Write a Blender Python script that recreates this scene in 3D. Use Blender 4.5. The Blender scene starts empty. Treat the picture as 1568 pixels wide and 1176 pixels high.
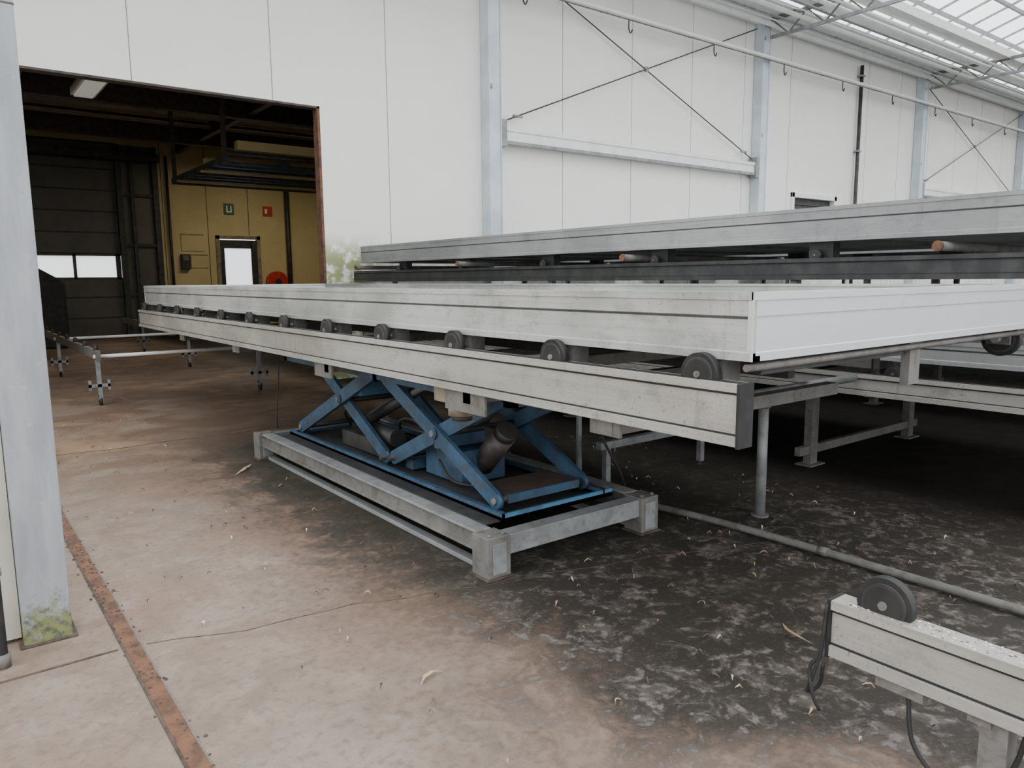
import bpy, math, random
from mathutils import Vector, Matrix
random.seed(4)
C=bpy.context.scene.collection
# ---------------- materials ----------------
def newmat(name):
    m=bpy.data.materials.new(name); m.use_nodes=True
    nt=m.node_tree; b=nt.nodes['Principled BSDF']; return m,nt,b
def noise(nt,scale,detail=4,rough=.6,vec=None,dist=0):
    n=nt.nodes.new('ShaderNodeTexNoise'); n.inputs['Scale'].default_value=scale
    n.inputs['Detail'].default_value=detail; n.inputs['Roughness'].default_value=rough
    n.inputs['Distortion'].default_value=dist
    if vec is not None: nt.links.new(vec,n.inputs['Vector'])
    return n.outputs['Fac']
def coords(nt,scale=None):
    t=nt.nodes.new('ShaderNodeTexCoord'); o=t.outputs['Object']
    if scale:
        m=nt.nodes.new('ShaderNodeMapping'); m.inputs['Scale'].default_value=scale
        nt.links.new(o,m.inputs['Vector']); return m.outputs['Vector']
    return o
def ramp(nt,fac,a,b):
    r=nt.nodes.new('ShaderNodeMapRange'); r.interpolation_type='SMOOTHSTEP'
    r.inputs['From Min'].default_value=a; r.inputs['From Max'].default_value=b
    nt.links.new(fac,r.inputs['Value']); return r.outputs['Result']
def mix(nt,fac,a,b):
    m=nt.nodes.new('ShaderNodeMix'); m.data_type='RGBA'
    if isinstance(fac,(int,float)): m.inputs[0].default_value=fac
    else: nt.links.new(fac,m.inputs[0])
    for i,v in ((6,a),(7,b)):
        if isinstance(v,tuple): m.inputs[i].default_value=(*v,1)
        else: nt.links.new(v,m.inputs[i])
    return m.outputs[2]
def math_(nt,op,a,b=0.0):
    m=nt.nodes.new('ShaderNodeMath'); m.operation=op
    for i,v in ((0,a),(1,b)):
        if isinstance(v,(int,float)): m.inputs[i].default_value=v
        else: nt.links.new(v,m.inputs[i])
    return m.outputs[0]
def simple(name,c,c2=None,scale=5,rough=.6,metal=0,vs=None,bump=0,lo=.4,hi=.65,detail=5,grime=None):
    m,nt,b=newmat(name); b.inputs['Roughness'].default_value=rough; b.inputs['Metallic'].default_value=metal
    if c2 is None: c2=tuple(x*.75 for x in c)
    v=coords(nt,vs); f=noise(nt,scale,detail,vec=v)
    col=mix(nt,ramp(nt,f,lo,hi),c,c2)
    if grime:
        g=noise(nt,11,8,.75,coords(nt),.5); col=mix(nt,math_(nt,'MULTIPLY',ramp(nt,g,.48,.62),grime[1]),col,grime[0])
    nt.links.new(col,b.inputs['Base Color'])
    if bump:
        bp=nt.nodes.new('ShaderNodeBump'); bp.inputs['Strength'].default_value=bump; bp.inputs['Distance'].default_value=.01
        nt.links.new(noise(nt,scale*6,6,vec=v),bp.inputs['Height']); nt.links.new(bp.outputs[0],b.inputs['Normal'])
    return m
GALV=simple('galvanised_steel',(.29,.305,.31),(.21,.22,.225),6,.55,.3,grime=((.12,.10,.08),.35))
GALVD=simple('galvanised_dirty',(.19,.185,.175),(.125,.12,.11),5,.75,.15,bump=.1,lo=.3,hi=.75,grime=((.08,.065,.045),.5))
COLM=simple('painted_column',(.58,.64,.69),(.48,.54,.59),2,.5,.2)
WHITE=simple('white_steel',(.80,.81,.80),(.72,.73,.72),3,.5)
DARK=simple('dark_steel',(.035,.036,.038),(.06,.06,.058),6,.55,.3)
RUB=simple('black_rubber',(.012,.012,.013),(.024,.023,.022),12,.65)
BLUE=simple('blue_paint',(.035,.09,.16),(.025,.055,.095),7,.5,bump=.1,grime=((.05,.045,.04),.6))
BLUEL=simple('bright_blue_paint',(.06,.19,.32),(.04,.11,.2),5,.5,grime=((.06,.055,.05),.4))
RUST=simple('rust',(.17,.08,.045),(.08,.045,.03),10,.85)
SEAM=simple('floor_seam_dirt',(.10,.072,.055),(.04,.032,.027),14,.95)
BROWN=simple('brown_plate',(.07,.045,.035),(.035,.028,.024),8,.6)
MOTOR=simple('motor_housing',(.11,.095,.085),(.06,.05,.045),9,.55,.3)
CREAM=simple('cream_panel',(.52,.50,.43),(.43,.41,.35),2,.6)
YEL=simple('yellow_panel',(.56,.46,.25),(.48,.39,.19),.6,.6)
TAN=simple('dry_leaf',(.42,.31,.17),(.26,.17,.09),20,.8)
RED=simple('red_paint',(.5,.03,.02),None,5,.5)
GREEN=simple('green_sign',(.03,.12,.05),None,5,.5)
DCEIL=simple('brown_deck',(.32,.24,.17),(.22,.17,.12),1.2,.7)
BEIGE=simple('beige_housing',(.26,.23,.17),(.15,.13,.10),8,.6)
SCREEN=simple('shade_screen',(.82,.82,.80),(.64,.64,.63),40,.7,vs=(.05,1,1))
DEB=simple('white_debris',(.62,.59,.57),(.22,.10,.075),60,.9)
def alu(name,bright,streak,dirt=.5,metal=.25,stain=(.13,.12,.085)):
    m,nt,b=newmat(name); b.inputs['Metallic'].default_value=metal
    v=coords(nt,(1,.5,1)); big=noise(nt,1.3,3,vec=v)
    v2=coords(nt,(3,.6,90)); fine=noise(nt,1.0,4,vec=v2)
    c=mix(nt,ramp(nt,big,.42,.58),bright,streak)
    c=mix(nt,math_(nt,'MULTIPLY',ramp(nt,fine,.45,.75),.35),c,tuple(x*.55 for x in bright))
    vr=noise(nt,1.0,5,.7,coords(nt,(14,14,.8)))
    c=mix(nt,math_(nt,'MULTIPLY',ramp(nt,vr,.56,.68),dirt*.45),c,tuple(x*.5 for x in streak))
    blot=noise(nt,5,7,.7,coords(nt,(1,1,2)))
    c=mix(nt,math_(nt,'MULTIPLY',ramp(nt,blot,.50,.68),dirt*.6),c,tuple(x*.5 for x in streak))
    sp=noise(nt,75,5,.7,vec=coords(nt)); lo=noise(nt,1.7,2,vec=coords(nt))
    c=mix(nt,math_(nt,'MULTIPLY',math_(nt,'MULTIPLY',ramp(nt,sp,.58,.66),min(1,dirt*1.1)),ramp(nt,lo,.40,.58)),c,stain)
    nt.links.new(c,b.inputs['Base Color'])
    nt.links.new(math_(nt,'ADD',.35,math_(nt,'MULTIPLY',blot,.35)),b.inputs['Roughness']); return m
ALU=alu('aluminium',(.50,.51,.49),(.34,.35,.335),.7)
ALUD=alu('aluminium_weathered',(.43,.42,.385),(.33,.32,.29),.65)
ALUG=alu('aluminium_grey',(.33,.34,.34),(.25,.26,.26),.5)
ALUR,nt,b=newmat('aluminium_ribbed'); b.inputs['Metallic'].default_value=.25; b.inputs['Roughness'].default_value=.4
w=nt.nodes.new('ShaderNodeTexWave'); w.bands_direction='Z'; w.inputs['Scale'].default_value=55; nt.links.new(coords(nt),w.inputs['Vector'])
cc=mix(nt,w.outputs['Fac'],(.58,.60,.61),(.66,.68,.69))
cc=mix(nt,math_(nt,'MULTIPLY',ramp(nt,noise(nt,2,5,vec=coords(nt)),.45,.7),.4),cc,(.45,.46,.475))
nt.links.new(cc,b.inputs['Base Color'])
WALL,nt,b=newmat('wall_panel'); b.inputs['Roughness'].default_value=.5
co=coords(nt); sx=nt.nodes.new('ShaderNodeSeparateXYZ'); nt.links.new(co,sx.inputs[0])
c=mix(nt,ramp(nt,noise(nt,.35,4,vec=co),.35,.65),(.87,.86,.82),(.82,.81,.77))
mx_=math_(nt,'ADD',.3,math_(nt,'MULTIPLY',ramp(nt,sx.outputs['X'],6.2,5.6),.7))
mz=math_(nt,'MULTIPLY',math_(nt,'MULTIPLY',ramp(nt,sx.outputs['Z'],2.4,1.9),ramp(nt,noise(nt,5,9,.7,vec=co),.40,.54)),mx_)
c=mix(nt,math_(nt,'MULTIPLY',mz,.9),c,(.25,.29,.09)); nt.links.new(c,b.inputs['Base Color'])
GMOSS,nt,b=newmat('galvanised_mossy'); b.inputs['Roughness'].default_value=.6; b.inputs['Metallic'].default_value=.2
co=coords(nt); sx=nt.nodes.new('ShaderNodeSeparateXYZ'); nt.links.new(co,sx.inputs[0])
c=mix(nt,ramp(nt,noise(nt,14,5,vec=coords(nt,(1,1,.15))),.35,.7),(.35,.375,.40),(.275,.295,.32))
c=mix(nt,math_(nt,'MULTIPLY',ramp(nt,noise(nt,16,6,vec=co),.6,.75),.5),c,(.46,.48,.50))
c=mix(nt,math_(nt,'MULTIPLY',ramp(nt,noise(nt,60,5,vec=co),.64,.70),.6),c,(.18,.17,.15))
mm=math_(nt,'ADD',sx.outputs['Z'],math_(nt,'MULTIPLY',math_(nt,'SUBTRACT',noise(nt,16,8,.7,vec=co),.5),.7))
mcol=mix(nt,ramp(nt,noise(nt,30,6,vec=co),.4,.65),(.20,.22,.05),(.05,.055,.025))
c=mix(nt,math_(nt,'MULTIPLY',ramp(nt,mm,.22,.06),.85),c,mcol); nt.links.new(c,b.inputs['Base Color'])
def glass(name,tr,col=(.9,.95,.95)):
    m=bpy.data.materials.new(name); m.use_nodes=True; nt=m.node_tree; nt.nodes.clear()
    o=nt.nodes.new('ShaderNodeOutputMaterial'); t=nt.nodes.new('ShaderNodeBsdfTransparent'); d=nt.nodes.new('ShaderNodeBsdfTranslucent')
    t.inputs[0].default_value=(.95,.97,.98,1); d.inputs[0].default_value=(*col,1)
    n=noise(nt,.8,3,vec=coords(nt)); mx=nt.nodes.new('ShaderNodeMixShader')
    f=nt.nodes.new('ShaderNodeMapRange'); f.inputs['To Min'].default_value=1-tr-.08; f.inputs['To Max'].default_value=1-tr+.08
    nt.links.new(n,f.inputs['Value']); nt.links.new(f.outputs[0],mx.inputs[0])
    nt.links.new(t.outputs[0],mx.inputs[1]); nt.links.new(d.outputs[0],mx.inputs[2]); nt.links.new(mx.outputs[0],o.inputs[0]); return m
GLASS=glass('roof_glass',.78); PANE=glass('window_pane',.4)
def emis(name,c,s):
    m,nt,b=newmat(name); b.inputs['Base Color'].default_value=(*c,1); b.inputs['Emission Color'].default_value=(*c,1); b.inputs['Emission Strength'].default_value=s; return m
DUCTGLOW=emis('duct_glow',(1,.97,.9),.2)  # faint added glow for the duct underside, not a lamp
# floor
FLOOR,nt,b=newmat('concrete_floor')
co=coords(nt); sx=nt.nodes.new('ShaderNodeSeparateXYZ'); nt.links.new(co,sx.inputs[0]); X=sx.outputs['X']; Y=sx.outputs['Y']
n1=noise(nt,.7,5,.6,co,.4); n2=noise(nt,3.5,8,.65,co,.5); n3=noise(nt,22,6,.6,co); n4=noise(nt,1.4,6,.6,co,1.0); n5=noise(nt,7,9,.7,co,.8); n6=noise(nt,60,5,.7,co); n7=noise(nt,130,4,.7,co)
c=mix(nt,ramp(nt,n2,.35,.65),(.205,.155,.122),(.265,.212,.173))
c=mix(nt,math_(nt,'MULTIPLY',ramp(nt,n1,.40,.60),.7),c,(.215,.138,.10))
c=mix(nt,math_(nt,'MULTIPLY',ramp(nt,n4,.50,.68),.5),c,(.285,.25,.22))
c=mix(nt,math_(nt,'MULTIPLY',ramp(nt,n5,.52,.66),.45),c,(.31,.27,.235))
c=mix(nt,math_(nt,'MULTIPLY',ramp(nt,n3,.48,.68),.45),c,(.135,.098,.075))
c=mix(nt,math_(nt,'MULTIPLY',ramp(nt,n6,.56,.68),.4),c,(.08,.062,.05))
c=mix(nt,math_(nt,'MULTIPLY',ramp(nt,n7,.58,.66),.3),c,(.34,.30,.27))
yf=ramp(nt,Y,4.5,8.0)
c=mix(nt,math_(nt,'MULTIPLY',yf,math_(nt,'ADD',.3,math_(nt,'MULTIPLY',ramp(nt,n4,.38,.6),.5))),c,(.11,.065,.038))
c=mix(nt,math_(nt,'MULTIPLY',math_(nt,'MULTIPLY',yf,ramp(nt,n1,.5,.62)),.5),c,(.34,.225,.135))
xx=math_(nt,'ADD',X,math_(nt,'MULTIPLY',math_(nt,'SUBTRACT',n4,.5),1.3))
xx=math_(nt,'ADD',xx,math_(nt,'MULTIPLY',math_(nt,'SUBTRACT',n5,.5),1.3))
xx=math_(nt,'ADD',xx,math_(nt,'MULTIPLY',math_(nt,'SUBTRACT',n3,.5),.7))
ym=ramp(nt,math_(nt,'ADD',Y,math_(nt,'MULTIPLY',math_(nt,'SUBTRACT',n4,.5),3)),9.0,6.4)
near=math_(nt,'MULTIPLY',ramp(nt,Y,1.8,.8),.6)
xx=math_(nt,'SUBTRACT',xx,near)
c=mix(nt,math_(nt,'MULTIPLY',math_(nt,'MULTIPLY',ramp(nt,xx,.95,1.85),ym),.6),c,(.105,.063,.045))
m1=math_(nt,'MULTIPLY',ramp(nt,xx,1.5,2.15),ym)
m2=math_(nt,'MAXIMUM',m1,ramp(nt,X,4.4,5.2))  # dirt mask, widened to the right by painted shade under the stacks
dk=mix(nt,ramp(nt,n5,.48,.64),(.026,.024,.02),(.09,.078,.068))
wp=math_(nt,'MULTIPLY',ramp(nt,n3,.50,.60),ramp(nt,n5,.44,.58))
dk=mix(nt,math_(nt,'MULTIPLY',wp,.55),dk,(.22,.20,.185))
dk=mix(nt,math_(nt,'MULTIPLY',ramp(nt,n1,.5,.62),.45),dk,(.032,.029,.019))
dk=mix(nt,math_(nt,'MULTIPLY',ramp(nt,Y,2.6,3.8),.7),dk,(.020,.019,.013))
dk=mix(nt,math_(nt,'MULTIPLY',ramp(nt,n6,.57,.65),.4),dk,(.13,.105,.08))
dk=mix(nt,ramp(nt,X,4.5,5.8),dk,(.008,.0075,.0075))  # shade under the bench stacks painted in as near black
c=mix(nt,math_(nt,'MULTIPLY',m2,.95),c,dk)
nt.links.new(c,b.inputs['Base Color'])
bp=nt.nodes.new('ShaderNodeBump'); bp.inputs['Strength'].default_value=.45; bp.inputs['Distance'].default_value=.01
nt.links.new(math_(nt,'ADD',n5,math_(nt,'MULTIPLY',n6,.4)),bp.inputs['Height']); nt.links.new(bp.outputs[0],b.inputs['Normal'])
nt.links.new(math_(nt,'ADD',.42,math_(nt,'MULTIPLY',n2,.4)),b.inputs['Roughness'])
nt.links.new(math_(nt,'SUBTRACT',.32,math_(nt,'MULTIPLY',ramp(nt,X,3.5,5.5),.27)),b.inputs['Specular IOR Level'])  # specular cut there too, deepens the painted shade

# ---------------- mesh builder ----------------
class B:
    def __init__(s,name): s.n=name; s.v=[]; s.f=[]; s.mi=[]; s.sm=[]; s.m=[]
    def mid(s,m):
        if m not in s.m: s.m.append(m)
        return s.m.index(m)
    def add(s,vs,fs,m,smooth=None):
        o=len(s.v); s.v+= [tuple(v) for v in vs]; k=s.mid(m)
        for i,f in enumerate(fs):
            s.f.append([o+j for j in f]); s.mi.append(k); s.sm.append(bool(smooth[i]) if smooth else False)
    def box(s,x0,x1,y0,y1,z0,z1,m):
        vs=[(x,y,z) for z in (z0,z1) for x,y in ((x0,y0),(x1,y0),(x1,y1),(x0,y1))]
        s.add(vs,[(3,2,1,0),(4,5,6,7),(0,1,5,4),(1,2,6,5),(2,3,7,6),(3,0,4,7)],m)
    def beam(s,p,q,w,h,m,up=(0,0,1)):
        p=Vector(p);q=Vector(q);d=(q-p).normalized();a=d.cross(Vector(up)).normalized();u=a.cross(d)
        vs=[]
        for e in (p,q):
            for i,j in ((-1,-1),(1,-1),(1,1),(-1,1)): vs.append(e+a*(i*w/2)+u*(j*h/2))
        s.add(vs,[(0,1,2,3),(7,6,5,4),(0,4,5,1),(1,5,6,2),(2,6,7,3),(3,7,4,0)],m)
    def cyl(s,p,q,r,m,n=14,r2=None):
        p=Vector(p);q=Vector(q);d=(q-p).normalized()
        a=d.orthogonal().normalized();c=d.cross(a); r2=r if r2 is None else r2; vs=[]
        for e,rr in ((p,r),(q,r2)):
            for i in range(n):
                t=2*math.pi*i/n; vs.append(e+a*math.cos(t)*rr+c*math.sin(t)*rr)
        fs=[(i,(i+1)%n,n+(i+1)%n,n+i) for i in range(n)]+[tuple(range(n-1,-1,-1)),tuple(range(n,2*n))]
        s.add(vs,fs,m,[1]*n+[0,0])
    def tube(s,pts,r,m,n=10):
        P=[Vector(p) for p in pts]; out=[]
        E=[P[0]*2-P[1]]+P+[P[-1]*2-P[-2]]
        for i in range(1,len(E)-2):
            for k in range(6):
                t=k/6; a,b_,c_,d_=E[i-1],E[i],E[i+1],E[i+2]
                out.append(.5*((2*b_)+(c_-a)*t+(2*a-5*b_+4*c_-d_)*t*t+(3*b_-a-3*c_+d_)*t**3))
        out.append(P[-1])
        vs=[];ref=None
        for i,p in enumerate(out):
            d=(out[min(i+1,len(out)-1)]-out[max(i-1,0)]).normalized()
            ref=d.orthogonal().normalized() if ref is None else (ref-d*ref.dot(d)).normalized()
            c_=d.cross(ref)
            for k in range(n):
                t=2*math.pi*k/n; vs.append(p+ref*math.cos(t)*r+c_*math.sin(t)*r)
        L=len(out)
        fs=[(j*n+i,j*n+(i+1)%n,(j+1)*n+(i+1)%n,(j+1)*n+i) for j in range(L-1) for i in range(n)]
        k=len(fs); fs+=[tuple(range(n-1,-1,-1)),tuple(range((L-1)*n,L*n))]
        s.add(vs,fs,m,[1]*k+[0,0])
    def prof(s,pts,y0,y1,m):
        n=len(pts); vs=[(x,y0,z) for x,z in pts]+[(x,y1,z) for x,z in pts]
        fs=[(i,(i+1)%n,n+(i+1)%n,n+i) for i in range(n)]+[tuple(range(n-1,-1,-1)),tuple(range(n,2*n))]
        s.add(vs,fs,m)
    def profx(s,pts,x0,x1,m):
        n=len(pts); vs=[(x0,y,z) for y,z in pts]+[(x1,y,z) for y,z in pts]
        fs=[(i,(i+1)%n,n+(i+1)%n,n+i) for i in range(n)]+[tuple(range(n-1,-1,-1)),tuple(range(n,2*n))]
        s.add(vs,fs,m)
    def done(s,bevel=0):
        import bmesh
        me=bpy.data.meshes.new(s.n); me.from_pydata(s.v,[],s.f)
        for m in s.m: me.materials.append(m)
        for i,p in enumerate(me.polygons): p.material_index=s.mi[i]; p.use_smooth=s.sm[i]
        bm=bmesh.new(); bm.from_mesh(me); bmesh.ops.recalc_face_normals(bm,faces=bm.faces); bm.to_mesh(me); bm.free()
        o=bpy.data.objects.new(s.n,me); C.objects.link(o)
        if bevel:
            md=o.modifiers.new('bevel','BEVEL'); md.width=bevel; md.segments=2; md.limit_method='ANGLE'; md.angle_limit=.6
        return o

W=11.35
# ---------------- shell ----------------
f=B('floor'); f.add([(-12,-16,0),(50,-16,0),(50,40,0),(-12,40,0)],[(0,1,2,3)],FLOOR); f.done()
w=B('wall_back'); T=.15
w.box(-8,.3,W,W+T,0,8.0,WALL); w.box(.3,5.0,W,W+T,4.24,8.0,WALL); w.box(5.0,17.9,W,W+T,0,8,WALL)
w.box(17.9,19.9,W,W+T,0,2.6,WALL); w.box(17.9,19.9,W,W+T,3.68,8,WALL); w.box(19.9,48,W,W+T,0,8,WALL)
x=2.38-1.905*5
while x<47:
    z0=0
    if .3<x<5.0: z0=4.24
    if not(17.9<x<19.9): w.box(x-.006,x+.006,W-.002,W+.001,z0,8,GALV)
    x+=1.905
w.done()
w=B('light_block_wall_right'); w.box(48,48.15,-16,W,0,7.5,WALL); w.done()  # unseen wall, added to cut low sky light from the right
t=B('trim_doorway')
t.box(4.97,5.01,W-.01,W+T+.01,0,4.25,RUST); t.box(.25,5.01,W-.01,W+T+.01,4.215,4.245,BROWN); t.box(.27,.31,W-.01,W+T+.01,0,4.25,RUST); t.done()
d=B('window_1')
for a in ((17.82,19.98,3.62,3.74),(17.82,19.98,2.54,2.64),(17.82,17.94,2.54,3.74),(19.86,19.98,2.54,3.74)): d.box(a[0],a[1],W-.05,W+T,a[2],a[3],WHITE)
d.box(17.9,19.9,W+.09,W+.1,2.6,3.68,DARK); d.box(18,19.8,W+.05,W+.09,3.3,3.34,YEL); d.box(18,19.8,W+.05,W+.09,3.45,3.48,BROWN); d.done(.005)
# interior hall
h=24
w=B('wall_hall_back')
for a in ((-8,1.5,0,6),(4.45,7.1,0,6),(8.35,14,0,6),(1.5,4.45,5.45,6),(7.1,8.35,2.95,6)): w.box(a[0],a[1],h,h+.15,a[2],a[3],YEL)
for i in range(7): 
    x=5.6+i*1.24
    w.box(x,x+.02,h-.004,h,0 if not 7.0<x<8.4 else 3,6,BROWN)
w.box(1.5,4.45,h+.08,h+.1,0,1.72,RUB); w.box(1.5,4.45,h+.08,h+.1,2.34,5.5,RUB)  # added backing sheets, stop light leaking between the door panels
w.done()
w=B('wall_hall_left'); w.box(-8.15,-8,W+T,h+.15,0,6,YEL); w.done()
w=B('wall_hall_right'); w.box(14,14.15,W+T,h+.15,0,6,YEL); w.done()
c=B('ceiling_hall'); c.box(-8.15,14.15,W+T,h+.15,5.75,5.85,DCEIL)
y=W+.5
while y<h: c.box(-8,14,y,y+.09,5.6,5.75,DCEIL if int(y*3)%2 else BROWN); y+=.45
for x in (-3,1.5,6,10.5): c.box(x,x+.15,W+T,h,5.3,5.6,BROWN)
for y in (13,17.5,21.5): c.box(-8,14,y,y+.2,5.2,5.6,BROWN)
for y in (14.2,15.6,16.6,19.2,20.3): c.cyl((-8,y,5.45),(14,y,5.45),.04,DCEIL,8)
c.done()
d=B('sectional_door')
zs=[0,.58,1.16,1.68,2.38,2.96,3.54,4.12,4.7,5.4]
DD=simple('dark_door_panel',(.10,.095,.085),(.08,.075,.068),2,.5)
for i in range(len(zs)-1):
    a,b_=zs[i]+.004,zs[i+1]-.004
    if i==3:
        d.box(1.5,4.4,h+.02,h+.07,a,a+.05,DD); d.box(1.5,4.4,h+.02,h+.07,b_-.05,b_,DD)
        for q in ((1.5,1.65),(3.2,3.28),(4.27,4.4)): d.box(q[0],q[1],h+.02,h+.07,a,b_,DD)
        d.box(1.65,4.27,h+.045,h+.05,a+.05,b_-.05,PANE)
    else:
        d.box(1.5,4.4,h+.02,h+.07,a,b_,DD); d.box(1.5,4.4,h+.012,h+.02,a,a+.03,DARK)
for q in ((4.4,4.55),(4.75,4.85),(5.35,5.5),(1.35,1.5)): d.box(q[0],q[1],h-.15,h-.002,0,5.4,DARK)
for z in (1.2,2.6,4.0,5.1): d.box(4.5,5.4,h-.12,h-.05,z,z+.08,DARK)
d.box(4.55,5.4,h-.03,h-.005,0,5.4,DD); d.box(1.35,5.5,h-.5,h-.02,4.95,5.15,DARK)
d.cyl((1.5,h-.35,5.05),(5.3,h-.35,5.05),.12,DARK)
d.done()
d=B('black_tarpaulin_cover'); d.prof([(1.1,0),(2.62,0),(2.62,1.55),(2.5,1.68),(2.0,2.0),(1.2,2.15),(1.1,2.1)],21.2,22.6,RUB); d.done(.05)
d=B('door_1')
d.box(7.05,7.16,h-.05,h+.1,0,2.98,BEIGE); d.box(8.3,8.41,h-.05,h+.1,0,2.98,BEIGE); d.box(7.05,8.41,h-.05,h+.1,2.88,2.98,BEIGE)
d.box(7.16,7.3,h,h+.05,.02,2.85,DARK); d.box(8.12,8.3,h,h+.05,.02,2.85,DARK); d.box(7.3,8.15,h,h+.05,2.6,2.85,DARK); d.box(7.3,8.15,h,h+.05,.02,1.0,DARK)
d.box(7.3,8.15,h+.02,h+.03,1,2.65,PANE); d.box(8.1,8.2,h-.08,h,1.2,1.24,GALV); d.done()
d=B('emergency_exit_sign'); d.box(7.35,7.65,h-.03,h-.005,3.62,3.95,GREEN); d.box(7.42,7.46,h-.035,h-.03,3.68,3.88,WHITE); d.box(7.46,7.58,h-.035,h-.03,3.68,3.72,WHITE); d.box(7.54,7.58,h-.035,h-.03,3.72,3.88,WHITE); d.done()
d=B('fire_hose_sign'); d.box(8.55,8.85,h-.03,h-.005,3.62,3.92,RED); d.box(8.61,8.68,h-.035,h-.03,3.7,3.84,WHITE); d.done()
d=B('wall_telephone_box'); d.box(6.0,6.25,h-.15,h-.005,1.95,2.4,DARK); d.box(6.03,6.2,h-.18,h-.15,2.2,2.36,GALVD); d.done(.01)
d=B('fire_hose_reel'); d.cyl((8.85,h-.25,1.56),(8.85,h-.05,1.56),.33,RED,24); d.cyl((8.85,h-.28,1.56),(8.85,h-.25,1.56),.1,DARK,16); d.box(8.77,8.93,h-.06,h-.004,1.1,1.8,RED); d.done()
d=B('hall_downpipe'); d.cyl((9.3,h-.12,0),(9.3,h-.12,5.2),.08,DARK); d.cyl((5.75,h-.1,0),(5.75,h-.1,5.2),.04,DARK); d.done()
d=B('wall_notice_board'); d.box(6.05,6.7,h-.03,h-.004,2.5,3.0,YEL); d.box(6.05,6.7,h-.034,h-.03,2.96,3.0,BEIGE); d.box(6.3,6.8,h-.03,h-.004,2.0,2.4,YEL); d.box(6.3,6.8,h-.034,h-.03,2.36,2.4,BEIGE); d.done()
d=B('hanging_lamp_rack')
for (x,y) in ((4.7,15.1),(4.7,18.8),(8.2,15.1),(8.2,18.8)): d.box(x-.04,x+.04,y-.04,y+.04,3.9,5.6,BROWN)
for x in (4.7,5.9,7.1,8.2): d.box(x-.05,x+.05,15,18.9,3.86,3.96,DARK)
for i in range(9): d.box(4.65,8.25,15.05+i*.47,15.15+i*.47,3.82,3.88,(DARK,BLUE,DARK,YEL)[i%4])
d.box(4.9,8.2,14.9,15.1,4.08,4.25,YEL); d.box(4.9,8.2,17.0,17.2,4.05,4.2,YEL)
d.cyl((4.7,15,4.0),(8.2,15,4.0),.05,DARK); d.done()
d=B('hall_duct'); d.box(2.35,2.75,14.6,16.2,4.98,5.1,WHITE); d.box(2.4,2.7,14.65,16.15,4.95,4.98,DUCTGLOW)  # white ceiling duct, no lamp; its underside has an added glow
for y in (14.9,15.9): d.cyl((2.55,y,5.1),(2.55,y,5.75),.015,DARK)
d.done()
for i,x in enumerate((8.2,16.2,24.4,32.4,40.4)):
    d=B('steel_column'); d.box(x-.14,x-.115,W-.26,W-.01,0,7.55,COLM); d.box(x+.115,x+.14,W-.26,W-.01,0,7.55,COLM)
    d.box(x-.115,x+.115,W-.245,W-.03,0,7.55,COLM); d.box(x-.25,x+.25,W-.32,W-.005,0,.03,GALVD)
    for z in (.9,2.3,4.9,7.1): d.box(x-.115,x-.06,W-.26,W-.245,z,z+.08,GALV)
    d.done(.006)
for a,b_ in ((8.2,16.2),(24.4,32.4)):
    d=B('wall_girt'); d.box(a+.15,b_-.15,W-.2,W-.05,4.04,4.27,WHITE); d.box(a+.15,b_-.15,W-.22,W-.2,4.23,4.30,WHITE); d.box(a+.15,b_-.15,W-.22,W-.2,4.0,4.06,GALV)
    d.box(a+.14,a+.26,W-.25,W-.04,3.95,4.42,GALV); d.box(b_-.26,b_-.14,W-.25,W-.04,3.95,4.42,GALV); d.done()
    d=B('cross_brace_cables'); d.cyl((a+.25,W-.14,4.4),(b_-.25,W-.14,7.35),.012,DARK,8); d.cyl((a+.25,W-.1,7.35),(b_-.25,W-.1,4.4),.012,DARK,8)
    m_=(a+b_)/2; d.cyl((m_,W-.15,5.875),(m_,W-.09,5.875),.05,GALV,12)
    for xx,zz in ((a+.6,4.53),(b_-.6,4.53)): d.box(xx-.1,xx+.1,W-.15,W-.09,zz-.02,zz+.02,GALV)
    d.done()
d=B('overhead_pipe'); d.cyl((-6,10.95,6.68),(46,10.95,6.68),.04,WHITE,12); d.cyl((-6,10.93,6.61),(46,10.93,6.61),.014,GALVD,8)
x=3.0
while x<45:
    d.cyl((x,10.95,6.68),(x,11.33,6.78),.012,GALV,6); d.tube([(x+.4,10.95,6.63),(x+.4,10.95,6.45),(x+.45,10.95,6.38),(x+.5,10.95,6.45)],.014,DARK,6); x+=2.66
d.done()
d=B('wall_downpipe'); d.cyl((20.85,W-.1,0),(20.85,W-.1,7.3),.05,DARK,12)
for z in (1,3,5,7): d.box(20.77,20.93,W-.16,W-.003,z,z+.05,GALV)
d.done()
# roof
r=B('ceiling_greenhouse_roof')
X0,X1=-8,48
spans=[(11.2,-1.6),(-1.6,-14.4)]
rise=lambda y,a,b_: 7.75+.3*min(a-y,y-b_)
for a,b_ in spans:
    mid=(a+b_)/2
    for p,q in ((a,mid),(b_,mid)):
        r.add([(X0,p,rise(p,a,b_)),(X1,p,rise(p,a,b_)),(X1,q,rise(q,a,b_)),(X0,q,rise(q,a,b_))],[(0,1,2,3)],GLASS)
        x=X0
        while x<=X1: r.beam((x,p,rise(p,a,b_)-.03),(x,q,rise(q,a,b_)-.03),.035,.05,GALV); x+=1.0
        for k in range(1,7):
            yy=p+(q-p)*k/7; r.beam((X0,yy,rise(yy,a,b_)-.09),(X1,yy,rise(yy,a,b_)-.09),.06,.09,GALV)
    r.box(X0,X1,mid-.06,mid+.06,rise(mid,a,b_)-.1,rise(mid,a,b_)+.05,WHITE)
for y in (11.2,-1.6,-14.4): r.box(X0,X1,y-.16,y+.13,7.5,7.75,WHITE)
r.done()
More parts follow.
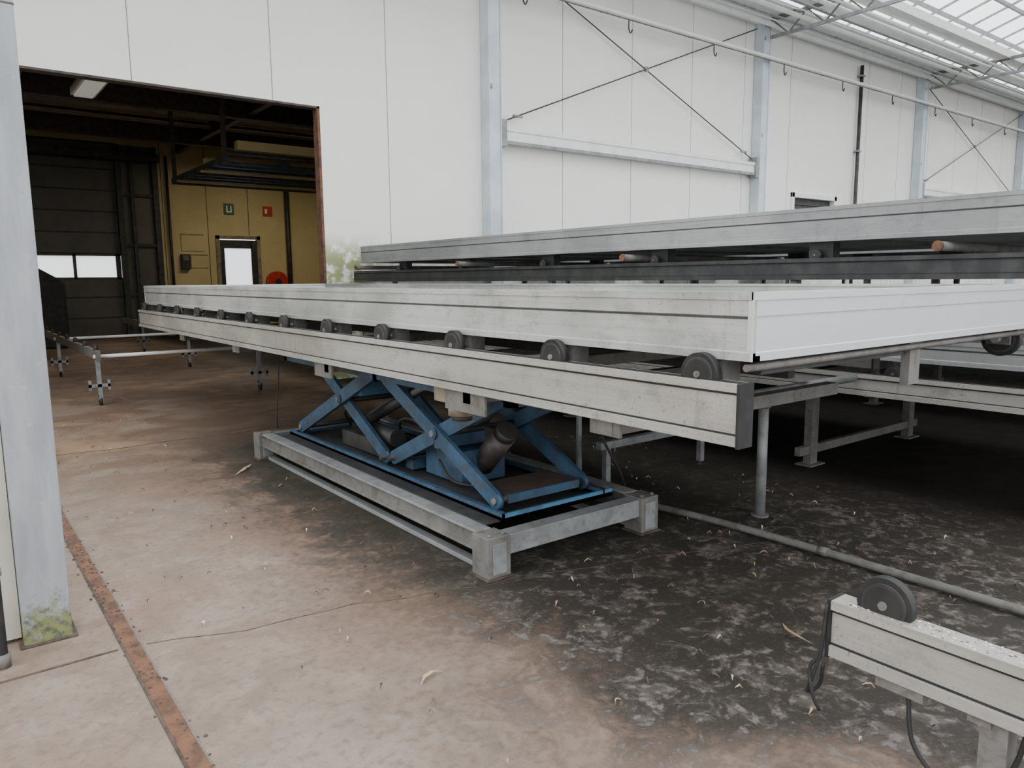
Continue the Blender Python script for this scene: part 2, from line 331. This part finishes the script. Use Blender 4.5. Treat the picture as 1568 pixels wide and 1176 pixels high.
for i,x in enumerate((0.2,8.2,16.2,24.4,32.4,40.4)):
    d=B('roof_truss')
    d.beam((x,11.0,7.55),(x,-1.6,7.55),.06,.08,GALVD); d.beam((x,11.0,7.15),(x,-1.6,7.15),.06,.07,GALV)
    y=11.0;k=0
    while y>-1.2:
        d.beam((x,y,7.15 if k%2 else 7.55),(x,y-.45,7.55 if k%2 else 7.15),.03,.03,GALVD,up=(1,0,0)); y-=.45;k+=1
    for yy in (8.4,5,1.6): d.beam((x,yy,7.55),(x,yy,7.7+.3*(11.2-yy) if yy>4.8 else 7.7+.3*(yy+1.6)),.05,.05,GALV,up=(1,0,0))
    d.done()
d=B('shade_screen_bundle')
d.box(X0,X1,10.35,11.05,7.60,7.615,SCREEN); d.box(X0,X1,9.55,10.2,7.66,7.675,SCREEN)
for k,y in enumerate((10.95,10.7,10.5,10.25,9.95,9.7,9.45,9.2)):
    d.cyl((X0,y,7.42-.02*(k%3)),(X1,y,7.42-.02*(k%3)),(.06,.02,.03,.05,.02,.035,.05,.03)[k],(WHITE,WHITE,GALV)[k%3],8)
d.box(X0,X1,8.9,9.25,7.55,7.75,SCREEN)
d.done()

d=B('steel_column'); d.box(.188,.375,3.80,3.98,0,7.1,GMOSS); d.box(.170,.395,3.78,4.0,0,.008,SEAM)
d.box(.185,.378,3.797,3.983,2.72,2.73,GALVD); d.done(.006)
d=B('wall_partition_left'); d.box(-4,.185,3.88,3.96,.02,7.5,CREAM)
for i in range(4): d.box(-.05-i*1.0,-.035-i*1.0,3.875,3.885,0,7.5,GALVD)
d.done()
d=B('drain_hose'); d.tube([(.10,3.66,.0),(.10,3.66,.35),(.10,3.66,.55),(.085,3.72,.62),(.06,3.84,.65)],.022,RUB,12); d.cyl((.10,3.66,0),(.10,3.66,.06),.03,GALVD); d.cyl((.10,3.66,.4),(.10,3.66,.43),.028,GALV); d.done()
# shallow kerb slab along the left side of the channel
d=B('floor_drain_channel')
d.box(.525,.535,-4,11.2,0,.006,SEAM); d.box(.598,.604,-4,11.2,0,.004,GALVD); d.box(.535,.598,-4,11.2,0,.003,RUST)
for i in range(700):
    y=random.uniform(-1,9); x=.565+random.gauss(0,.03); r_=random.uniform(.003,.010)
    d.add([(x+r_,y,.003),(x-r_,y+r_*.4,.003),(x,y+r_,.003),(x,y-r_,.003),(x,y,.003+r_*.8)],[(0,2,4),(2,1,4),(1,3,4),(3,0,4)],random.choice((RUST,SEAM,BROWN,SEAM)))
d.done()
d=B('floor_joint')
d.beam((-3,3.47,.001),(.51,3.52,.001),.014,.004,SEAM)
x,y=.62,3.5
for i in range(26):
    nx=x+.13; ny=y-.035+random.uniform(-.03,.03); d.beam((x,y,.001),(nx,ny,.001),.004,.002,SEAM); x,y=nx,ny
x=.62
for i in range(30):
    d.beam((x,8.0+.03*math.sin(i),.001),(x+.15,8.0+.03*math.sin(i+1),.001),.015,.003,SEAM); x+=.15
d.done()

# ---------------- tray / track builders ----------------
def tray(name,x0,x1,y0,y1,z0,z1,side,end):
    d=B(name); H=z1-z0; gm=z0+H*.63
    def P(s,xo):
        return [(xo,z0),(xo,z0+.03),(xo+s*.004,z0+.034),(xo+s*.004,gm-.006),(xo+s*.010,gm-.003),(xo+s*.010,gm+.003),(xo+s*.002,gm+.006),(xo+s*.002,z1-.03),(xo-s*.003,z1-.028),(xo-s*.003,z1),(xo+s*.035,z1),(xo+s*.035,z1-.015),(xo+s*.022,z1-.015),(xo+s*.022,z0+.02),(xo+s*.05,z0+.02),(xo+s*.05,z0)]
    d.prof(P(1,x0),y0,y1,side); d.prof(P(-1,x1),y0,y1,side)
    d.profx(P(1,y0),x0+.001,x1-.001,end); d.profx(P(-1,y1),x0+.001,x1-.001,end)
    d.box(x0+.003,x0+.0095,y0+.01,y1,gm-.002,gm+.002,DARK)
    d.box(x0+.02,x1-.02,y0+.02,y1-.02,z0+.02,z0+.035,side)
    y=y0+.6
    while y<y1: d.box(x0+.02,x1-.02,y,y+.05,z0,z0+.02,GALVD); y+=1.2
    d.box(x0-.003,x0+.002,y0-.003,y0+.006,z0,z1,end)
    d.done(0)
def wheel(d,x,y,z,r,wd=.035,m=RUB):
    d.cyl((x-wd/2,y,z),(x+wd/2,y,z),r,m,28); d.cyl((x-wd/2-.004,y,z),(x+wd/2+.004,y,z),r*.80,DARK,24)
    d.cyl((x-wd/2-.006,y,z),(x+wd/2+.012,y,z),r*.70,RUB,24)
    d.cyl((x-wd/2-.012,y,z),(x+wd/2+.014,y,z),r*.16,GALVD,12)
def rail(d,x0,w,y0,y1,z0,z1,m,s=1,slot=True):
    H=z1-z0; g=lambda a:x0+s*a
    d.prof([(g(0),z0),(g(0),z0+.035),(g(.012),z0+.038),(g(.012),z1-.034),(g(0),z1-.03),(g(0),z1),(g(w),z1),(g(w),z0)],y0,y1,m)
    a,b_=sorted((g(.008),g(.0135)))
    d.box(a,b_,y0,y1,z0+.038,z0+.044,RUB); d.box(a,b_,y0,y1,z1-.040,z1-.034,RUB)
    a,b_=sorted((g(-.002),g(w+.001)))
    for yy in (y0-.012,y1): d.box(a,b_,yy,yy+.012,z0-.006,z1+.002,RUB)
    if slot: d.box(min(g(.02),g(w-.02)),max(g(.02),g(w-.02)),y0,y1,z1,z1+.002,RUB)

tray('rolling_bench_tray',2.275,4.87,1.575,11.05,1.30,1.545,ALU,ALUR)
d=B('roller_track')
rail(d,2.19,.08,1.57,11.1,1.005,1.228,ALUD)
rail(d,4.84,.08,2.4,11.1,1.005,1.228,ALUG,-1)
for k in range(12):
    y=1.76+.83*k
    wheel(d,2.232,y,1.245,.080)
    if y>2.5: wheel(d,4.80,y,1.245,.078); d.cyl((4.62,y,1.245),(4.80,y,1.245),.012,GALV,8); d.box(4.62,4.72,y-.05,y+.05,1.19,1.299,GALVD)
    d.cyl((2.232,y,1.245),(2.40,y,1.245),.012,GALV,8); d.box(2.30,2.40,y-.05,y+.05,1.19,1.299,GALVD)
for y in (2.9,5.0,7.1,9.0,10.8): d.box(2.24,4.79,y,y+.08,1.13,1.19,GALVD)
for y in (2.2,3.25,5.05,7.1,9.0): 
    d.box(2.215,4.0 if y<2.5 else 4.8,y,y+.07,.94,1.004,GALVD); d.box(2.22,2.235,y-.04,y+.14,.935,1.004,GALVD)
for xx in (2.42,3.5): d.box(xx,xx+.06,2.2,11,1.07,1.13,DARK)
d.cyl((2.28,1.60,1.275),(4.85,1.60,1.275),.014,GALVD,12)
d.box(3.52,3.62,1.60,1.64,1.10,1.299,GALVD); d.box(2.4,3.6,1.62,1.66,1.24,1.298,DARK); d.box(3.6,4.8,1.8,1.84,1.25,1.298,GALVD)
d.box(2.28,2.46,3.45,3.72,.90,1.0,BEIGE); d.cyl((2.38,3.58,.82),(2.38,3.58,.9),.08,BEIGE,18); d.cyl((2.38,3.58,.79),(2.38,3.58,.82),.06,BROWN,18)
d.box(2.215,2.23,3.12,3.5,.89,1.0,GALVD); d.box(2.215,2.23,5.0,5.3,.90,1.0,GALVD)
d.done(0)
d=B('tray_guide_wheel'); wheel(d,4.905,1.72,1.23,.10,.05); d.cyl((4.8,1.72,1.23),(4.95,1.72,1.23),.02,GALV,10); d.box(4.85,4.88,1.66,1.78,1.2,1.32,GALVD); d.done()

d=B('lift_base_frame')
x0,x1,y0,y1=2.21,3.54,3.1,6.75
for x in (x0,x1-.15):
    for y in (y0,y1-.15):
        d.box(x,x+.15,y,y+.15,0.012,.235,GALVD); d.box(x-.012,x+.162,y-.012,y+.162,0,.012,SEAM)
        d.box(x+.03,x+.12,y-.006,y,.03,.2,GALV)
        d.cyl((x+.03,y+.03,.235),(x+.03,y+.03,.25),.012,GALVD,6); d.cyl((x+.12,y+.03,.235),(x+.12,y+.03,.25),.012,GALVD,6)
for x in (x0+.03,x1-.13):
    d.box(x,x+.10,y0+.15,y1-.15,.222,.237,GALV); d.box(x,x+.10,y0+.15,y1-.15,.12,.135,GALVD); d.box(x+.02,x+.045,y0+.15,y1-.15,.13,.225,GALVD)
    d.box(x+.04,x+.1,y0+.15,y1-.15,.0,.028,ALUG)
for y in (y0+.02,y1-.12): d.box(x0+.15,x1-.15,y,y+.1,.115,.225,GALV)
d.done(.006)
d=B('scissor_lift')
bx0,bx1,by0,by1=2.44,3.30,3.27,6.45
for x in (bx0,bx1-.08): d.box(x,x+.08,by0,by1,.237,.262,BLUE); d.box(x,x+.012,by0,by1,.237,.285,BLUE)
for y in (by0,by1-.08): d.box(bx0,bx1,y,y+.08,.237,.262,BLUE); 
d.box(bx0,bx1,by0,by0+.012,.237,.285,BLUEL)
d.box(2.34,bx0,3.3,6.4,.237,.243,DARK); d.box(bx0+.08,bx1-.08,3.3,6.4,.237,.245,DARK)
def arm(x,p,q,m=BLUEL):
    P=Vector((x,*p));Q=Vector((x,*q)); dr=(Q-P).normalized(); n_=Vector((0,-dr.z,dr.y))*.050
    vs=[]
    for xx in (-.015,.015):
        for e in (P-n_,Q-n_,Q+n_,P+n_): vs.append(e+Vector((xx,0,0)))
    d.add(vs,[(0,1,2,3),(7,6,5,4),(0,4,5,1),(1,5,6,2),(2,6,7,3),(3,7,4,0)],m)
    for e in (P,Q): d.cyl(e-Vector((.0152,0,0)),e+Vector((.0152,0,0)),.050,m,24); d.cyl(e-Vector((.03,0,0)),e+Vector((.03,0,0)),.020,GALVD,12)
zt=.90
for x,o,mm_ in ((2.52,.035,BLUE),(3.20,-.035,BLUE)):
    arm(x,(6.35,.31),(5.0,zt),mm_); arm(x+o,(4.85,.31),(6.0,zt),mm_)
    arm(x,(3.44,.31),(4.75,zt),mm_); arm(x+o,(4.72,.33),(3.45,zt),mm_)
for y,z in ((6.35,.31),(5.0,zt),(4.85,.31),(6.0,zt),(3.44,.31),(4.75,zt),(4.72,.33),(3.45,zt),(5.55,.64),(4.1,.60)): d.cyl((2.5,y,z),(3.22,y,z),.022,DARK,12)
for y,z in ((5.53,.66),(4.1,.61)): d.cyl((2.49,y,z),(2.505,y,z),.04,BLUE,16); d.cyl((2.48,y,z),(2.5,y,z),.022,GALVD,12)
d.box(2.54,3.18,4.1,4.16,.50,.58,BLUE); d.box(2.54,3.18,5.2,5.28,.72,.82,BLUE)
for x in (2.44,3.24): d.box(x,x+.06,3.2,6.5,.90,.934,BLUE)
for y in (3.2,4.75,6.44): d.box(2.44,3.3,y,y+.06,.90,.934,BLUE)
d.cyl((2.85,3.80,.60),(2.85,4.05,.36),.080,MOTOR,24); d.cyl((2.85,3.76,.64),(2.85,3.80,.60),.072,DARK,24); d.cyl((2.85,4.05,.36),(2.85,4.12,.30),.06,GALVD,16)
d.box(2.80,2.90,3.84,3.95,.58,.64,DARK)
d.box(2.65,3.0,4.0,4.45,.262,.48,BLUE); d.cyl((2.82,5.9,.33),(2.82,4.9,.75),.045,DARK,14); d.cyl((2.82,4.9,.75),(2.82,4.7,.83),.025,GALV,12)
d.cyl((2.98,4.5,.32),(2.98,4.1,.75),.045,DARK,14)
d.box(2.58,3.14,3.42,3.72,.325,.34,BROWN); d.box(2.58,3.14,3.405,3.42,.29,.34,BLUE); d.cyl((2.58,3.55,.30),(3.14,3.55,.30),.03,DARK,12)
d.tube([(2.7,4.4,.48),(2.66,4.6,.6),(2.7,4.9,.55),(2.8,5.1,.35),(2.8,5.4,.3)],.012,RUB,8)
d.tube([(2.6,4.2,.4),(2.58,4.0,.3),(2.7,3.8,.28)],.01,RUB,8); d.tube([(2.7,5.3,.42),(2.65,5.5,.55),(2.68,5.8,.5),(2.8,5.95,.34)],.011,RUB,8)
d.box(2.6,2.9,5.0,5.7,.262,.38,DARK); d.box(2.6,3.1,4.55,4.65,.262,.33,BLUE)
d.cyl((2.68,4.9,.42),(2.68,5.3,.42),.07,DARK,16)
d.done(0)
d=B('electric_cable'); d.tube([(2.43,6.60,.98),(2.42,6.62,.7),(2.4,6.64,.4),(2.42,6.7,.25)],.005,RUB,6)
d.tube([(3.38,3.6,.95),(3.45,3.55,.6),(3.6,3.5,.3),(3.7,3.5,.12),(3.95,3.45,.02)],.009,RUB,8); d.done()
d=B('floor_heating_pipe'); d.tube([(3.74,3.75,.03),(3.84,3.4,.03),(3.92,2.7,.03),(3.94,1.2,.03),(3.96,-2,.03)],.022,GALVD,12)
for y in (2.2,.9): d.cyl((3.935,y-.03,.03),(3.935,y+.03,.03),.027,GALVD,12)
d.done()
d=B('pipe_post_support')
d.cyl((4.30,2.87,0),(4.30,2.87,.80),.034,GALV,16); d.cyl((4.30,2.87,.74),(4.30,2.87,.81),.045,GALVD,16); d.cyl((4.30,2.87,0),(4.30,2.87,.012),.06,GALVD,16)
d.cyl((4.1,2.87,.84),(5.44,2.87,.84),.03,GALV,14); d.done()
d=B('bench_support_stand')
d.box(4.05,4.10,4.08,4.13,0,.28,GALV); d.beam((3.98,4.1,.31),(5.3,4.1,.31),.06,.06,GALV); d.box(5.2,5.25,4.08,4.13,0,.28,GALV); d.cyl((4.1,4.45,0),(4.1,4.45,.55),.025,GALV); d.done(.004)

d=B('roller_track')
for x in (1.62,3.72):
    d.box(x,x+.05,10.9,20.8,.60,.72,GALVD)
    for k in range(11): wheel(d,x+.025,11.1+k*.86,.74,.05)
    for y in (10.98,14.8,18.6):
        d.box(x,x+.05,y,y+.05,.10,.62,GALV); d.box(x-.10,x+.15,y,y+.05,.24,.28,GALV)
        d.cyl((x+.01,y+.025,.06),(x+.04,y+.025,.06),.06,RUB,16); d.box(x+.0,x+.05,y-.02,y+.07,.08,.14,GALV)
        for q in (x-.1,x+.12): d.box(q,q+.03,y,y+.05,.20,.33,GALV)
for y in (11.0,14.9): d.cyl((1.6,y,.64),(3.8,y,.64),.024,WHITE,10)
d.done()

def stack(x0,x1,y0,y1):
    tray('rolling_bench_tray',x0,x1,y0,y1,1.86,2.12,ALUG,ALUG)
    d=B('roller_track')
    for (x,s) in ((x0-.0,1),(x1,-1)):
        rail(d,x,.07,y0,y1+.25,1.57,1.735,DARK,s)
        y=y0+.4
        while y<y1: wheel(d,x+s*.035,y,1.76,.045); d.box(min(x+s*.1,x+s*.2),max(x+s*.1,x+s*.2),y-.1,y+.1,1.735,1.86,DARK); y+=1.65
    y=y0+1.1
    while y<y1+.1:
        d.cyl((x0-.10,y,1.79),(x1,y,1.79),.032,GALVD,14); d.cyl((x0-.105,y,1.79),(x0-.09,y,1.79),.036,RUST,14); y+=2.9
    for x in (x0+.03,x1-.09):
        for y in (y0+2.2,y0+5.2,y1-1.0): d.box(x,x+.06,y,y+.06,1.14,1.575,GALVD)
    d.done()
    tray('rolling_bench_tray',x0+.05,x1,y0,y1,.98,1.145,ALUG,ALUG)
    d=B('bench_support_frame')
    rail(d,x0,.07,y0,y1,.71,.87,ALUD); rail(d,x1,.07,y0,y1,.71,.87,ALUG,-1)
    y=y0+.5
    while y<y1:
        wheel(d,x0+.04,y,.89,.06); wheel(d,x1-.04,y,.89,.06); d.box(x0+.1,x0+.2,y-.04,y+.04,.84,.98,GALVD); d.box(x1-.2,x1-.1,y-.04,y+.04,.84,.98,GALVD); y+=.9
    for y in (y0+.4,y0+2.2,y0+5.2,y1-1):
        d.box(x0+.07,x1-.07,y,y+.07,.74,.82,GALVD)
        for x in (x0+.35,x1-.5):
            d.box(x,x+.1,y,y+.07,0.01,.74,GALVD); d.box(x-.06,x+.16,y-.04,y+.11,0,.012,GALVD)
        d.box(x0+.2,x1-.3,y+.01,y+.06,.10,.17,GALVD)
    d.done()
stack(5.45,8.05,1.2,11.0)
stack(8.9,11.5,-.6,11.0)  # this row and the two after it added to darken under the benches
stack(12.3,14.9,-2,11.0)
stack(15.7,18.3,-3,11.0)
d=B('roller_track')
rail(d,2.19,.085,-1.2,1.19,.385,.572,ALUD,1,False); rail(d,4.84,.085,-1.2,.6,.385,.572,ALUD,-1)
for y in (1.04,.15,-.68): wheel(d,2.24,y,.60,.085); wheel(d,4.8,y,.60,.078) if y<.9 else None
d.box(2.25,4.8,.5,.57,.40,.47,GALVD)
for x in (2.21,4.74):
    for y in (.68,-1.0):
        if x>4: y=min(y,.4)
        d.box(x,x+.07,y,y+.07,.01,.40,GALVD); d.box(x-.03,x+.1,y-.03,y+.1,0,.012,GALVD)
d.box(2.2,2.3,.90,1.04,.35,.387,GALVD); d.box(2.2,2.3,.72,.78,.36,.387,GALVD)
d.tube([(2.22,.95,.36),(2.2,.92,.22),(2.2,.84,.14),(2.2,.76,.13),(2.21,.70,.18),(2.22,.66,.28),(2.22,.64,.38)],.007,RUB,8)
d.tube([(2.185,1.2,.56),(2.18,1.21,.40),(2.17,1.23,.3),(2.18,1.25,.24),(2.2,1.22,.27),(2.18,1.2,.36)],.006,RUB,8)
d.tube([(2.18,1.21,.38),(2.17,1.24,.33),(2.16,1.22,.25),(2.17,1.20,.20)],.006,RUB,8)
d.done(0)
d=B('gravel_debris')
for i in range(900):
    y=random.uniform(-1.1,1.15); x=2.195+random.random()*.078; r_=random.uniform(.0015,.005)*(1.8 if random.random()<.08 else 1); z=.5725
    vs=[(x+r_*a*random.uniform(.6,1.8),y+r_*b_*random.uniform(.6,1.8),z+r_*c_) for a,b_,c_ in ((1,0,0),(-1,0,0),(0,1,0),(0,-1,0),(0,0,.5),(0,0,-.3))]
    d.add(vs,[(0,2,4),(2,1,4),(1,3,4),(3,0,4),(2,0,5),(1,2,5),(3,1,5),(0,3,5)],random.choice((DEB,DEB,WHITE,DEB,RUST)))
d.done()
d=B('fallen_leaves')
def leaf(x,y,L,wd,a,m):
    dx,dy=math.cos(a),math.sin(a); vs=[]; n=6; cu=random.uniform(-.25,.25)
    for i in range(n+1):
        t=i/n; ww=wd*math.sin(math.pi*min(max(t,.04),.96)); z=.006+.02*math.sin(math.pi*t)*random.uniform(.5,1); off=cu*L*math.sin(math.pi*t)
        cx=x+dx*L*(t-.5)-dy*off; cy=y+dy*L*(t-.5)+dx*off
        vs+= [(cx-dy*ww,cy+dx*ww,z+.004),(cx+dy*ww,cy-dx*ww,z)]
    d.add(vs,[(2*i,2*i+1,2*i+3,2*i+2) for i in range(n)],m,[1]*n)
leaf(1.46,2.45,.13,.008,.3,TAN); leaf(2.95,1.75,.22,.012,1.2,TAN); leaf(1.05,1.95,.16,.006,-.5,TAN); leaf(1.98,6.35,.35,.014,.9,TAN); leaf(3.1,1.55,.12,.01,.6,TAN)
for i in range(480):
    k=random.random()
    if k<.30: x=random.uniform(2.3,4.9); y=random.uniform(.8,3)
    elif k<.70: x=random.uniform(3.4,5.2); y=random.uniform(2,6)
    else: x=random.uniform(.7,3.0); y=random.uniform(1.5,10)
    if 2.15<x<3.6 and y>3.0: continue
    leaf(x,y,random.uniform(.010,.05),random.uniform(.002,.006),random.uniform(0,6.3),random.choice((TAN,BROWN,SEAM,BROWN)) if random.random()<.88 else CREAM)
d.done()

# ---------------- light: overcast sky (brighter zenith, dimmer horizon) ----------------
wd=bpy.data.worlds.new('sky'); bpy.context.scene.world=wd; wd.use_nodes=True
nt=wd.node_tree; bg=nt.nodes['Background']; bg.inputs[0].default_value=(.98,.985,1,1)
tc=nt.nodes.new('ShaderNodeTexCoord'); sp=nt.nodes.new('ShaderNodeSeparateXYZ'); nt.links.new(tc.outputs['Generated'],sp.inputs[0])
mr=nt.nodes.new('ShaderNodeMapRange'); mr.inputs['From Min'].default_value=0; mr.inputs['From Max'].default_value=1
mr.inputs['To Min'].default_value=2.1; mr.inputs['To Max'].default_value=4.9; nt.links.new(sp.outputs['Z'],mr.inputs['Value']); nt.links.new(mr.outputs[0],bg.inputs[1])
def area(name,loc,rot,sx_,sy_,e,col):
    l=bpy.data.lights.new(name,'AREA'); l.shape='RECTANGLE'; l.size=sx_; l.size_y=sy_; l.energy=e; l.color=col
    o=bpy.data.objects.new(name,l); o.location=loc; o.rotation_euler=rot; C.objects.link(o)
area('hall_lamp',(8,20,5.1),(0,0,0),3,1,120,(1,.88,.62)); area('hall_lamp',(0,17,5.1),(0,0,0),2,1,80,(1,.9,.7))
# ---------------- camera ----------------
cam=bpy.data.cameras.new('camera'); cam.sensor_width=36; cam.lens=36*1150/1568; cam.clip_end=200; cam.clip_start=.05
co=bpy.data.objects.new('camera',cam); C.objects.link(co)
p=math.radians(8.0); a=math.radians(37.5); ro=.0087
hF=Vector((math.sin(a),math.cos(a),0)); R=Vector((math.cos(a),-math.sin(a),0)); Z=Vector((0,0,1))
F=hF*math.cos(p)-Z*math.sin(p); U=hF*math.sin(p)+Z*math.cos(p)
Rr=(R-U*ro).normalized(); Ur=(U+R*ro).normalized()
M=Matrix((Rr,Ur,-F)).transposed().to_4x4(); M.translation=Vector((0,0,1.6)); co.matrix_world=M
bpy.context.scene.camera=co
